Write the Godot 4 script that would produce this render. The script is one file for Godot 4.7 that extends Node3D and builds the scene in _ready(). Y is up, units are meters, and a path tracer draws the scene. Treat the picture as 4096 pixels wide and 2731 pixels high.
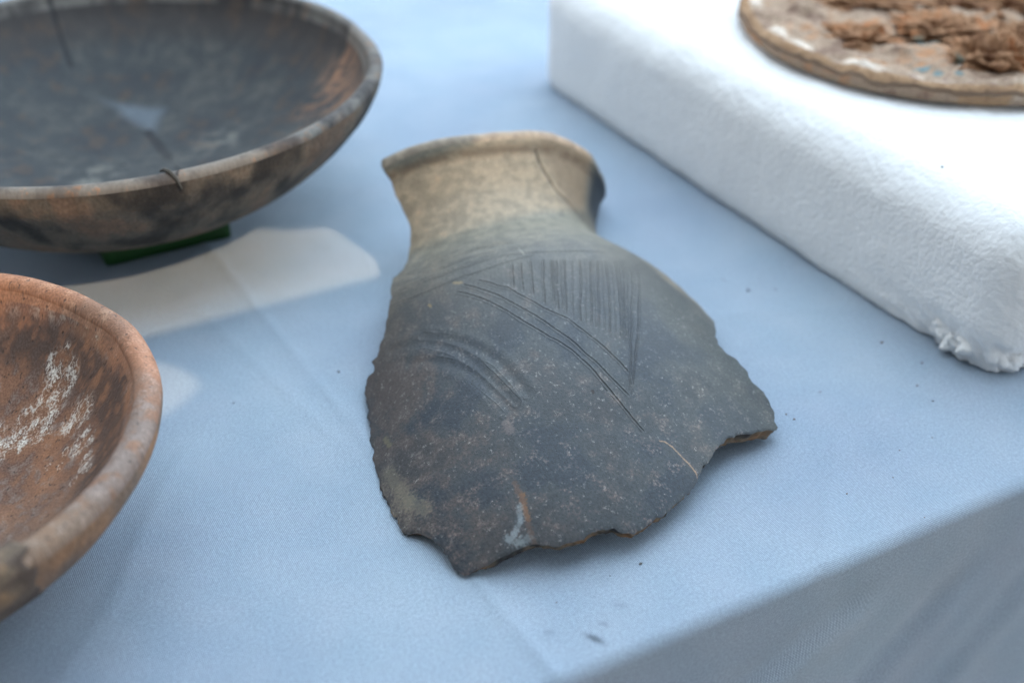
extends Node3D
# Close-up of excavated pottery laid out on a cloth-covered table, outdoors.

const EDGE := Vector3(0.0133, 0.0, -0.2103)      # a point of the table's front edge
const ALONG := Vector3(0.8795, 0.0, -0.4759)     # along that edge, to the right
const AWAY := Vector3(-0.4759, 0.0, -0.8795)     # from that edge towards the back of the table
const SUN := Vector3(0.4883, 0.6831, 0.5435)        # towards the sun

# the broken jar: its axis runs from the mouth (s = 0) down into the body
const JAR_O := Vector3(-0.02187, -0.00135, -0.45282)
const JAR_D := Vector3(0.27107, -0.46316, 0.84380)
const JAR_A := Vector3(0.95208, 0.0, -0.30585)
const JAR_B := Vector3(0.14166, 0.88628, 0.44096)
const JAR_S: Array[float] = [-0.004, 0.004, 0.012, 0.024, 0.036, 0.048, 0.060, 0.08, 0.105, 0.135, 0.165, 0.20, 0.24]
const JAR_R: Array[float] = [0.0523, 0.0607, 0.0560, 0.0517, 0.0526, 0.0606, 0.0691, 0.0783, 0.0880, 0.1005, 0.1099, 0.1086, 0.0999]
const RIM_PHI: Array[float] = [-0.9, -0.507, -0.367, -0.187, 0.029, 0.239, 0.447, 0.603, 0.782, 0.938, 1.085, 1.3, 1.7]
const RIM_DR: Array[float] = [0.0013, 0.00131, 0.00071, -0.00056, -0.00217, -0.00134, 0.00065, 0.00077, 0.00076, 0.00089, 0.0001, 0.0009, 0.0004]
# incised lines as (s, phi) pairs on the jar's surface
const RINGS := {
	"a": [0.0507, -0.722, 0.0525, -0.611, 0.0538, -0.513, 0.0540, -0.439, 0.0538, -0.366, 0.0538, -0.287, 0.0533, -0.204, 0.0533, -0.116, 0.0538, -0.030],
	"b": [0.0561, -0.709, 0.0574, -0.624, 0.0579, -0.547, 0.0581, -0.474, 0.0587, -0.388, 0.0587, -0.321, 0.0586, -0.237, 0.0586, -0.138],
	"c": [0.0538, -0.241, 0.0552, -0.124, 0.0551, -0.020],
	"d": [0.0596, -0.714, 0.0617, -0.595, 0.0625, -0.510, 0.0631, -0.443, 0.0628, -0.377, 0.0630, -0.313, 0.0627, -0.249, 0.0625, -0.169, 0.0624, -0.106, 0.0640, 0.031, 0.0648, 0.131, 0.0651, 0.259, 0.0652, 0.42],
	"e": [0.0661, -0.726, 0.0665, -0.651, 0.0676, -0.580, 0.0681, -0.513, 0.0682, -0.449, 0.0678, -0.370, 0.0674, -0.323, 0.0676, -0.263, 0.0670, -0.200, 0.0667, -0.138, 0.0659, -0.074, 0.0653, 0.021],
	"f": [0.0717, -0.268, 0.0741, -0.229, 0.0770, -0.196, 0.0789, -0.160, 0.0827, -0.133, 0.0870, -0.096, 0.0916, -0.062, 0.0953, -0.027, 0.0988, 0.008, 0.1026, 0.026, 0.1057, 0.043, 0.1100, 0.064, 0.1146, 0.085, 0.1192, 0.104, 0.1243, 0.120],
	"g": [0.0712, -0.338, 0.0746, -0.288, 0.0777, -0.251, 0.0803, -0.220, 0.0836, -0.190, 0.0882, -0.153, 0.0927, -0.117, 0.0972, -0.084, 0.1022, -0.056, 0.1069, -0.027, 0.1107, -0.009, 0.1140, 0.002, 0.1183, 0.024, 0.1231, 0.043, 0.1279, 0.061, 0.1328, 0.082],
	"h": [0.0735, -0.373, 0.0767, -0.322, 0.0806, -0.276, 0.0850, -0.234, 0.0897, -0.196, 0.0959, -0.153, 0.1002, -0.120, 0.1047, -0.089, 0.1074, -0.065, 0.1124, -0.034, 0.1165, -0.018, 0.1207, 0.000, 0.1261, 0.016, 0.1314, 0.032, 0.1364, 0.048, 0.1411, 0.064, 0.1457, 0.080],
}
const HATCHES := [
	[0.0678, 0.051, 0.0791, -0.005, 0.0905, -0.050], [0.0683, 0.087, 0.0798, 0.029, 0.0935, -0.021], [0.0690, 0.107, 0.0841, 0.029, 0.0945, -0.012],
	[0.0690, 0.147, 0.0807, 0.082, 0.0965, 0.010], [0.0694, 0.225, 0.0931, 0.082, 0.1015, 0.044], [0.0700, 0.276, 0.0860, 0.170, 0.1047, 0.071],
	[0.0694, 0.320, 0.0862, 0.201, 0.1066, 0.089], [0.0692, 0.363, 0.0905, 0.225, 0.1094, 0.119], [0.0686, 0.426, 0.0907, 0.272, 0.1129, 0.144],
	[0.0684, 0.473, 0.0907, 0.295, 0.1138, 0.156], [0.0713, 0.504, 0.0948, 0.299, 0.1119, 0.188, 0.1261, 0.116, 0.1326, 0.087],
	[0.0695, 0.552, 0.0948, 0.333, 0.1163, 0.184, 0.1326, 0.089], [0.0674, -0.097, 0.0739, -0.119, 0.0793, -0.136],
	[0.0675, -0.056, 0.0748, -0.083, 0.0822, -0.106], [0.0676, -0.010, 0.0758, -0.041, 0.0851, -0.074],
]
const TROUGHS := [
	[0.0855, -0.724, 0.0880, -0.606, 0.0905, -0.535, 0.0944, -0.472, 0.0996, -0.416, 0.1065, -0.368, 0.1145, -0.327, 0.1228, -0.292, 0.1287, -0.268],
	[0.0942, -0.647, 0.0981, -0.544, 0.1015, -0.482, 0.1057, -0.426, 0.1113, -0.377, 0.1171, -0.346, 0.1245, -0.308, 0.1306, -0.285],
	[0.0865, -0.568, 0.0917, -0.468, 0.0966, -0.395, 0.1031, -0.331, 0.1091, -0.287, 0.1175, -0.253, 0.1265, -0.224],
]
const CRACK := [0.0085, 0.378, 0.0126, 0.408, 0.0167, 0.465, 0.0213, 0.539, 0.0252, 0.656, 0.0329, 0.825]
const ROOTLET := [0.1494, 0.117, 0.1499, 0.133, 0.1519, 0.150, 0.1548, 0.164, 0.1576, 0.177, 0.1608, 0.189, 0.1630, 0.190]
# the broken outline of the sherd as (s, phi), from the mouth's left end round the bottom to the hidden right side
const OUTLINE := [
	-0.003, -0.615, 0.0057, -0.617, 0.0096, -0.617, 0.0132, -0.630, 0.0177, -0.625, 0.0223, -0.623, 0.0273, -0.620, 0.0319, -0.659, 0.0399, -0.680, 0.0461, -0.680,
	0.0485, -0.758, 0.0535, -0.755, 0.0610, -0.716, 0.0657, -0.726, 0.0714, -0.731,
	0.0759, -0.746, 0.0805, -0.768, 0.0847, -0.783, 0.0856, -0.808, 0.0908, -0.800, 0.0910, -0.829, 0.0942, -0.848, 0.1012, -0.831, 0.1062, -0.820, 0.1113, -0.807,
	0.1195, -0.789, 0.1292, -0.764, 0.1336, -0.749, 0.1402, -0.732, 0.1430, -0.719, 0.1459, -0.706, 0.1529, -0.674, 0.1553, -0.667, 0.1573, -0.652, 0.1586, -0.623,
	0.1618, -0.589, 0.1649, -0.565, 0.1684, -0.553, 0.1718, -0.544, 0.1741, -0.535, 0.1755, -0.521, 0.1757, -0.508, 0.1754, -0.484, 0.1745, -0.431, 0.1738, -0.387,
	0.1735, -0.360, 0.1742, -0.333, 0.1747, -0.301, 0.1761, -0.261, 0.1760, -0.238, 0.1753, -0.209, 0.1743, -0.183, 0.1738, -0.150, 0.1743, -0.129, 0.1758, -0.111,
	0.1766, -0.094, 0.1772, -0.072, 0.1758, -0.047, 0.1745, -0.010, 0.1725, 0.037, 0.1694, 0.106, 0.1678, 0.141, 0.1649, 0.175, 0.1628, 0.202, 0.1597, 0.227,
	0.1570, 0.259, 0.1548, 0.291, 0.1529, 0.315, 0.1515, 0.349, 0.1507, 0.398, 0.1502, 0.472, 0.1498, 0.529, 0.1488, 0.557, 0.1478, 0.560, 0.1436, 0.572,
	0.1402, 0.609, 0.1385, 0.611, 0.1340, 0.622, 0.1296, 0.605, 0.1245, 0.632, 0.1190, 0.637, 0.1165, 0.605, 0.1113, 0.613,
	0.1060, 0.661, 0.1016, 0.721, 0.0925, 0.862, 0.0861, 0.900, 0.0800, 0.925, 0.0700, 0.968, 0.0600, 1.012,
	0.0500, 1.040, 0.0400, 1.070, 0.0300, 1.150, 0.0200, 1.265, 0.0120, 1.360, 0.0040, 1.400, -0.003, 1.400,
]

var names := {}


func _ready() -> void:
	camera_and_light()
	setting()
	tablecloth()
	foam_block()
	corroded_disc()
	green_block()
	dark_bowl()
	red_bowl()
	pottery_sherd()
	added_shade_sheet()
	added_light_panels()
	soil_crumbs()


func camera_and_light() -> void:
	var cam := Camera3D.new()
	cam.name = "camera"
	var lens := CameraAttributesPhysical.new()
	lens.frustum_focal_length = 43.94
	lens.frustum_focus_distance = 0.362
	lens.exposure_aperture = 7.0
	lens.frustum_near = 0.02
	lens.frustum_far = 60.0
	cam.attributes = lens
	cam.position = Vector3(0, 0.24, 0)
	cam.rotation_degrees = Vector3(-33.5, 0, 0)
	cam.near = 0.02
	cam.far = 60.0
	add_child(cam)
	cam.current = true
	var env := Environment.new()
	env.background_mode = Environment.BG_SKY
	var sky_mat := ProceduralSkyMaterial.new()
	sky_mat.sky_top_color = Color(0.86, 0.935, 1.0)
	sky_mat.sky_horizon_color = Color(0.97, 0.985, 1.0)
	sky_mat.sky_curve = 0.2
	sky_mat.sky_energy_multiplier = 1.86
	sky_mat.ground_bottom_color = Color(0.44, 0.41, 0.38)
	sky_mat.ground_horizon_color = Color(0.55, 0.53, 0.50)
	var sky := Sky.new()
	sky.sky_material = sky_mat
	env.sky = sky
	env.tonemap_mode = Environment.TONE_MAPPER_LINEAR
	env.tonemap_exposure = 1.0
	env.sdfgi_enabled = true
	env.ssao_enabled = true
	env.ssil_enabled = true
	var we := WorldEnvironment.new()
	we.name = "environment"
	we.environment = env
	add_child(we)
	var sun := DirectionalLight3D.new()
	sun.name = "sun"
	sun.light_color = Color(1.0, 0.86, 0.70)
	sun.light_energy = 0.9
	sun.light_angular_distance = 0.4
	sun.shadow_enabled = true
	add_child(sun)
	sun.look_at_from_position(SUN, Vector3.ZERO, Vector3.UP)


# ---------------------------------------------------------------- helpers

func numbered(called: String) -> String:
	var n: int = names.get(called, 0)
	names[called] = n + 1
	return called if n == 0 else "%s_%03d" % [called, n]


func tag(o: Node3D, label: String, category: String, group := "") -> void:
	o.set_meta("label", label)
	o.set_meta("category", category)
	if group:
		o.set_meta("group", group)


func thing(called: String, label: String, category: String, at: Vector3) -> Node3D:
	var o := Node3D.new()
	o.name = numbered(called)
	o.position = at
	tag(o, label, category)
	add_child(o)
	return o


func part(called: String, mesh: Mesh, mat: Material, parent: Node) -> MeshInstance3D:
	var o := MeshInstance3D.new()
	o.name = numbered(called) if parent == self else called
	o.mesh = mesh
	o.material_override = mat
	parent.add_child(o, true)
	return o


func P(p: float, q: float, y := 0.0) -> Vector3:
	return EDGE + ALONG * p + AWAY * q + Vector3(0, y, 0)


func noise(rng_seed: int, freq: float, octaves := 3, type := FastNoiseLite.TYPE_SIMPLEX_SMOOTH) -> FastNoiseLite:
	var n := FastNoiseLite.new()
	n.seed = rng_seed
	n.frequency = freq
	n.noise_type = type
	n.fractal_type = FastNoiseLite.FRACTAL_FBM if octaves > 1 else FastNoiseLite.FRACTAL_NONE
	n.fractal_octaves = octaves
	return n


func layer(rng_seed: int, freq: float, octaves: int, w: int, h: int, type := FastNoiseLite.TYPE_SIMPLEX_SMOOTH) -> PackedByteArray:
	return noise(rng_seed, freq, octaves, type).get_image(w, h, false, false, true).get_data()


func stretched(rng_seed: int, freq: float, octaves: int, w: int, h: int, times: int) -> PackedByteArray:
	# noise drawn out along the rows, as hands and cloths smear wet clay
	var im := noise(rng_seed, freq, octaves).get_image(w / times, h, false, false, true)
	im.resize(w, h, Image.INTERPOLATE_CUBIC)
	return im.get_data()


func veins(rng_seed: int, freq: float, w: int, h: int) -> PackedByteArray:
	var n := noise(rng_seed, freq, 1, FastNoiseLite.TYPE_CELLULAR)
	n.cellular_return_type = FastNoiseLite.RETURN_DISTANCE2_SUB
	n.cellular_jitter = 1.0
	n.domain_warp_enabled = true
	n.domain_warp_amplitude = 0.35 / freq
	n.domain_warp_frequency = freq * 1.3
	return n.get_image(w, h, false, false, true).get_data()


func picture(bytes: PackedByteArray, w: int, h: int, grey := false) -> ImageTexture:
	return ImageTexture.create_from_image(Image.create_from_data(w, h, false, Image.FORMAT_L8 if grey else Image.FORMAT_RGB8, bytes))


func pottery(albedo: Texture2D, relief: Texture2D, scale_cm: float, rough := 0.75, spec := 0.35) -> StandardMaterial3D:
	var m := StandardMaterial3D.new()
	m.albedo_texture = albedo
	m.roughness = rough
	m.metallic_specular = spec
	if relief:
		m.heightmap_enabled = true
		m.heightmap_texture = relief
		m.heightmap_scale = scale_cm
	return m


func smooth01(a: float, b: float, x: float) -> float:
	var t := clampf((x - a) / (b - a), 0.0, 1.0)
	return t * t * (3.0 - 2.0 * t)


func lerp_table(xs: Array[float], ys: Array[float], x: float) -> float:
	if x <= xs[0]:
		return ys[0]
	for i in xs.size() - 1:
		if x <= xs[i + 1]:
			return lerpf(ys[i], ys[i + 1], (x - xs[i]) / (xs[i + 1] - xs[i]))
	return ys[-1]


# cubic curve through nodes
func curve(xs: Array[float], ys: Array[float], x: float) -> float:
	var n := xs.size()
	var i := 0
	while i < n - 2 and x > xs[i + 1]:
		i += 1
	var h := xs[i + 1] - xs[i]
	var m0 := slope(xs, ys, i)
	var m1 := slope(xs, ys, i + 1)
	var t := clampf((x - xs[i]) / h, -0.5, 1.5)
	var t2 := t * t
	var t3 := t2 * t
	return (2 * t3 - 3 * t2 + 1) * ys[i] + (t3 - 2 * t2 + t) * h * m0 + (-2 * t3 + 3 * t2) * ys[i + 1] + (t3 - t2) * h * m1


func slope(xs: Array[float], ys: Array[float], i: int) -> float:
	if i == 0:
		return (ys[1] - ys[0]) / (xs[1] - xs[0])
	if i == xs.size() - 1:
		return (ys[i] - ys[i - 1]) / (xs[i] - xs[i - 1])
	var a := xs[i] - xs[i - 1]
	var b := xs[i + 1] - xs[i]
	return (a * a * ys[i + 1] + (b * b - a * a) * ys[i] - b * b * ys[i - 1]) / (a * b * (a + b))


# a sheet of nx by ny points (rows of nx); its outside is on the side of (next in row) x (next row), or the other when flipped
func sheet(nx: int, ny: int, v: PackedVector3Array, uv: PackedVector2Array, flip := false, wrap := false, uv2 := PackedVector2Array(), colors := PackedColorArray()) -> ArrayMesh:
	var nrm := PackedVector3Array()
	nrm.resize(v.size())
	for j in ny:
		var ju := mini(j + 1, ny - 1)
		var jd := maxi(j - 1, 0)
		for i in nx:
			var iu := i + 1
			var id := i - 1
			if wrap:
				if iu > nx - 1: iu = 1
				if id < 0: id = nx - 2
			else:
				iu = mini(iu, nx - 1)
				id = maxi(id, 0)
			var c := (v[j * nx + iu] - v[j * nx + id]).cross(v[ju * nx + i] - v[jd * nx + i])
			nrm[j * nx + i] = (-c if flip else c).normalized()
	var idx := PackedInt32Array()
	idx.resize((nx - 1) * (ny - 1) * 6)
	var k := 0
	for j in ny - 1:
		for i in nx - 1:
			var a := j * nx + i
			var b := a + 1
			var c := a + nx
			var d := c + 1
			if flip:
				idx[k] = a; idx[k + 1] = b; idx[k + 2] = c; idx[k + 3] = b; idx[k + 4] = d; idx[k + 5] = c
			else:
				idx[k] = a; idx[k + 1] = c; idx[k + 2] = b; idx[k + 3] = b; idx[k + 4] = c; idx[k + 5] = d
			k += 6
	return surface(v, nrm, uv, idx, uv2, colors)


func surface(v: PackedVector3Array, nrm: PackedVector3Array, uv: PackedVector2Array, idx: PackedInt32Array, uv2 := PackedVector2Array(), colors := PackedColorArray()) -> ArrayMesh:
	var arr := []
	arr.resize(Mesh.ARRAY_MAX)
	arr[Mesh.ARRAY_VERTEX] = v
	arr[Mesh.ARRAY_NORMAL] = nrm
	arr[Mesh.ARRAY_TEX_UV] = uv
	if uv2.size():
		arr[Mesh.ARRAY_TEX_UV2] = uv2
	if colors.size():
		arr[Mesh.ARRAY_COLOR] = colors
	arr[Mesh.ARRAY_INDEX] = idx
	var m := ArrayMesh.new()
	m.add_surface_from_arrays(Mesh.PRIMITIVE_TRIANGLES, arr)
	return m


# ---------------------------------------------------------------- the setting

func setting() -> void:
	var m := StandardMaterial3D.new()
	m.albedo_color = Color(0.46, 0.39, 0.32)
	m.roughness = 1.0
	var plane := PlaneMesh.new()
	plane.size = Vector2(60, 60)
	var g := part("ground", plane, m, self)
	g.position.y = -0.75
	g.set_meta("kind", "structure")


func cloth_height(p: float, q: float, wave: FastNoiseLite, fine: FastNoiseLite) -> float:
	var h := wave.get_noise_2d(p, q) * 0.0007 + fine.get_noise_2d(p * 0.6, q) * 0.00018
	var a := p - (-0.0012 - 0.045 * q)           # two ironed-in creases
	h += 0.0006 * exp(-absf(a) / 0.0016) + 0.0006 * exp(-absf(a) / 0.02)
	var b := p - (0.004 - 0.155 * q)
	h += (0.0003 * exp(-absf(b) / 0.0016) + 0.0003 * exp(-absf(b) / 0.02)) * smooth01(0.08, 0.14, q)
	for f in [[0.10, 0.02, 0.75, 0.66, 0.0009], [0.06, 0.10, 0.35, 0.94, 0.0006], [0.13, 0.12, 0.92, -0.39, 0.0008], [-0.08, 0.10, 0.60, 0.80, 0.0006], [0.02, 0.02, 0.97, 0.24, 0.0003]]:
		var across: float = (p - f[0]) * f[3] - (q - f[1]) * f[2]
		var run: float = (p - f[0]) * f[2] + (q - f[1]) * f[3]
		h += f[4] * exp(-absf(across + 0.002 * sin(run * 60.0)) / 0.0022) * exp(-run * run / 0.0025)
	# a low swell in front of the foam block
	var c := q - (0.047 - 1.6 * (p - 0.145) * (p - 0.145))
	h += 0.0011 * exp(-c * c / 0.00022) * exp(-(p - 0.15) * (p - 0.15) / 0.0035)
	return h


func tablecloth() -> void:
	var ps: Array[float] = []
	var x := -0.95
	while x < 1.15:
		ps.append(x)
		x += 0.0015 if x > -0.06 and x < 0.02 else 0.0025 if x > -0.21 and x < 0.55 else 0.05
	# across: q on the top, then round the edge, then down; each entry is (q, y, length along the cloth)
	var cross: Array[Vector3] = []
	var q := 1.0
	const R := 0.0038
	while q > R:
		cross.append(Vector3(q, 0, -q))
		q -= 0.03 if q > 0.72 else 0.004 if q > 0.4 else 0.0022
	for i in 13:
		var t := PI / 2 * i / 12.0
		cross.append(Vector3(R - R * sin(t), -R + R * cos(t), -R + R * t))
	var y := -R
	var l0 := -R + R * PI / 2
	while y > -0.70:
		y -= 0.0025 if y > -0.15 else 0.03
		cross.append(Vector3(0, y, l0 + (-R - y)))
	var wave := noise(11, 9.0, 2)
	var fine := noise(12, 55.0, 2)
	var v := PackedVector3Array()
	var uv := PackedVector2Array()
	var uv2 := PackedVector2Array()
	for c in cross:
		for p in ps:
			var top := smooth01(-0.006, 0.0, c.y)
			var h := cloth_height(p, c.x, wave, fine) * top
			var drop := 0.0
			if c.y < -0.001:
				var d := -c.y
				drop = smooth01(0.0, 0.05, d) * 0.003 * sin(p * 24.0 + d * 6.0 + 1.2)
				# slanting drape folds below the edge
				for f in [[0.0675, -0.0342, 0.1007, -0.0214, 0.0022], [0.1166, -0.0606, 0.1432, -0.0365, 0.0024], [0.155, -0.075, 0.185, -0.04, 0.0020]]:
					var A := Vector2(f[0], f[1])
					var B := Vector2(f[2], f[3])
					var dir := (B - A).normalized()
					var r := Vector2(p, c.y) - A
					var along := r.dot(dir) / A.distance_to(B)
					var off := r.cross(dir)
					var fade := smooth01(1.25, 0.7, along)
					drop += f[4] * fade * (off / 0.006) * exp(-off * off / 0.00006)
			v.append(P(p, c.x - drop, c.y + h))
			uv.append(Vector2(p, c.z) / 0.032)
			uv2.append(Vector2((p + 0.3) / 0.9, (c.z + 0.8) / 0.9))
	var mesh := sheet(ps.size(), cross.size(), v, uv, true, false, uv2)
	var o := part("tablecloth", mesh, cloth_material(), self)
	tag(o, "light blue woven cloth covering the table and hanging over its front edge", "tablecloth")


func cloth_material() -> StandardMaterial3D:
	const N := 512
	const T := 8      # pixels of a thread
	var alb := PackedByteArray()
	var hgt := PackedByteArray()
	alb.resize(N * N * 3)
	hgt.resize(N * N)
	var irr := layer(31, 0.05, 2, N, N)
	for j in N:
		for i in N:
			var a := (i % T + 0.5) / T * 2.0 - 1.0
			var b := (j % T + 0.5) / T * 2.0 - 1.0
			var over := ((i / T) + (j / T)) % 2 == 0
			var s := a if over else b
			var l := b if over else a
			var h := sqrt(maxf(0.0, 1.0 - s * s)) * (0.55 + 0.45 * cos(l * PI / 2))
			var k := j * N + i
			hgt[k] = int(clampf(h * 235.0 + (irr[k] - 128) * 0.15, 0, 255))
			var g := 0.54 + 0.49 * h + (irr[k] - 128) * 0.0004
			alb[k * 3] = int(clampf(177 * g, 0, 255))
			alb[k * 3 + 1] = int(clampf(195 * g, 0, 255))
			alb[k * 3 + 2] = int(clampf(211 * g, 0, 255))
	# faint uneven dye and stains over the whole cloth
	const S := 1024
	var st := PackedByteArray()
	st.resize(S * S * 3)
	var big := layer(41, 0.006, 3, S, S)
	var mid := layer(42, 0.03, 3, S, S)
	for k in S * S:
		var t := (big[k] - 128) * 0.00035 + (mid[k] - 128) * 0.00012
		var u := (mid[k] - 128) * 0.0001
		st[k * 3] = int(clampf(250 * (1.0 - 0.03 + t + u), 0, 255))
		st[k * 3 + 1] = int(clampf(250 * (1.0 - 0.03 + t), 0, 255))
		st[k * 3 + 2] = int(clampf(250 * (1.0 - 0.02 + t * 0.7), 0, 255))
	# (p, q, radius along p, radius along q, strength)
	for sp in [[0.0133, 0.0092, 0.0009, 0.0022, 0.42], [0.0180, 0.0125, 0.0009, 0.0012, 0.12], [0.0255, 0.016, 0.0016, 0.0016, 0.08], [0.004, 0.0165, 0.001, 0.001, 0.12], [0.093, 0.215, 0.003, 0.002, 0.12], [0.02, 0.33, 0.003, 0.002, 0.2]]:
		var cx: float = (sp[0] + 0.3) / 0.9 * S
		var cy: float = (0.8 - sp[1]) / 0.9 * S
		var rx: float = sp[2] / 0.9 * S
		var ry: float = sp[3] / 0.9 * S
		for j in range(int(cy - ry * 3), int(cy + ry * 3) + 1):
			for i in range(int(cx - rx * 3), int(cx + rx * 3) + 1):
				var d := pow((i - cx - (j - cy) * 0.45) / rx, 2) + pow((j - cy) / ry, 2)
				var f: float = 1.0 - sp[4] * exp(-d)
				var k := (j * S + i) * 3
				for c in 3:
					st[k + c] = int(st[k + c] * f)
	var m := StandardMaterial3D.new()
	m.albedo_texture = picture(alb, N, N)
	m.heightmap_enabled = true
	m.heightmap_texture = picture(hgt, N, N, true)
	m.heightmap_scale = 0.02
	m.roughness = 0.85
	m.metallic_specular = 0.25
	m.detail_enabled = true
	m.detail_albedo = picture(st, S, S)
	m.detail_uv_layer = BaseMaterial3D.DETAIL_UV_2
	m.detail_blend_mode = BaseMaterial3D.BLEND_MODE_MUL
	return m


# ---------------------------------------------------------------- the foam block and the disc on it

func rounded_block(size: Vector3, r: float, step: float, bump: Callable) -> ArrayMesh:
	var st := SurfaceTool.new()
	st.begin(Mesh.PRIMITIVE_TRIANGLES)
	var half := size / 2
	var base := 0
	for axis in 3:
		for side in [-1.0, 1.0]:
			var ua := (axis + 1) % 3
			var va := (axis + 2) % 3
			var nu := int(size[ua] / step) + 2
			var nv := int(size[va] / step) + 2
			for j in nv + 1:
				for i in nu + 1:
					var b := Vector3.ZERO
					b[axis] = half[axis] * side
					b[ua] = -half[ua] + size[ua] * i / nu
					b[va] = -half[va] + size[va] * j / nv
					var inner := b.clamp(-half + Vector3.ONE * r, half - Vector3.ONE * r)
					var n := (b - inner).normalized()
					var p := inner + n * r
					p = bump.call(p, n)
					st.set_uv(Vector2(b[ua], b[va]))
					st.add_vertex(p)
			for j in nv:
				for i in nu:
					var a := base + j * (nu + 1) + i
					var c := a + nu + 1
					if side > 0:
						for k in [a, c, a + 1, a + 1, c, c + 1]: st.add_index(k)
					else:
						for k in [a, a + 1, c, a + 1, c + 1, c]: st.add_index(k)
			base += (nu + 1) * (nv + 1)
	st.generate_normals()
	return st.commit()


func foam_block() -> void:
	var size := Vector3(0.36, 0.062, 0.306)
	var o := thing("foam_block", "thick white foam slab with soft edges on the blue cloth, under the rusty disc", "foam block", P(0.1915 + size.x / 2 - 0.006, 0.0390 + size.z / 2, 0.0))
	o.basis = Basis(ALONG, Vector3.UP, -AWAY)
	var rough := noise(51, 260.0, 3)
	var lump := noise(52, 22.0, 2)
	var tear := noise(53, 170.0, 3)
	var half := size / 2
	var rise := 0.055 - half.y
	var bump := func(p: Vector3, n: Vector3) -> Vector3:
		var d := rough.get_noise_3dv(p) * 0.0006 + lump.get_noise_3dv(p) * 0.0010
		var near := smooth01(0.07, 0.02, Vector2(p.x + half.x, p.z - half.z).length())
		var low := smooth01(-0.006, -0.016, p.y)
		d -= near * low * (0.0025 + 0.003 * tear.get_noise_3dv(p))
		# a thicker, flatter base sits flat on the table
		var r := p + n * d
		r.y = maxf(r.y, 0.0008 - rise)
		return r
	var mesh := rounded_block(size, 0.0155, 0.0020, bump)
	var m := StandardMaterial3D.new()
	m.albedo_color = Color(0.90, 0.905, 0.905)
	m.roughness = 1.0
	m.metallic_specular = 0.2
	var nt := NoiseTexture2D.new()
	nt.width = 512
	nt.height = 512
	nt.seamless = true
	var beads := noise(55, 0.075, 2, FastNoiseLite.TYPE_CELLULAR)
	beads.cellular_return_type = FastNoiseLite.RETURN_DISTANCE
	nt.noise = beads
	m.heightmap_enabled = true
	m.heightmap_texture = nt
	m.backlight_enabled = true
	m.backlight = Color(0.6, 0.6, 0.6)
	m.heightmap_scale = 0.05
	m.heightmap_flip_texture = true
	m.uv1_triplanar = true
	m.uv1_scale = Vector3.ONE * 14.0
	var b := part("slab", mesh, m, o)
	b.position.y = rise
	# the torn lower corner: a ragged, fluffy lump
	var lv := PackedVector3Array()
	var lu := PackedVector2Array()
	var fluff := noise(56, 420.0, 4)
	for j in 61:
		for i in 121:
			var az := TAU * i / 120.0
			var el := PI * j / 60.0
			var dir := Vector3(sin(el) * cos(az), cos(el), sin(el) * sin(az))
			var w := Vector3(dir.x * 0.030, dir.y * 0.010, dir.z * 0.022)
			w *= 1.0 + 0.16 * tear.get_noise_3dv(w * 0.7)
			w += dir * (fluff.get_noise_3dv(w * 2.2) * 0.0009 + tear.get_noise_3dv(w + Vector3(3, 0, 0)) * 0.0018)
			w += Vector3(-half.x + 0.030, 0.0065, half.z - 0.022)
			w.y = maxf(w.y, 0.0009)
			lv.append(w)
			lu.append(Vector2(az, el))
	var t := part("torn_corner", sheet(121, 61, lv, lu, true, true), plain(Color(0.88, 0.885, 0.88), 1.0), o)
	t.set_meta("label", "shredded lower corner of the foam")


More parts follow.
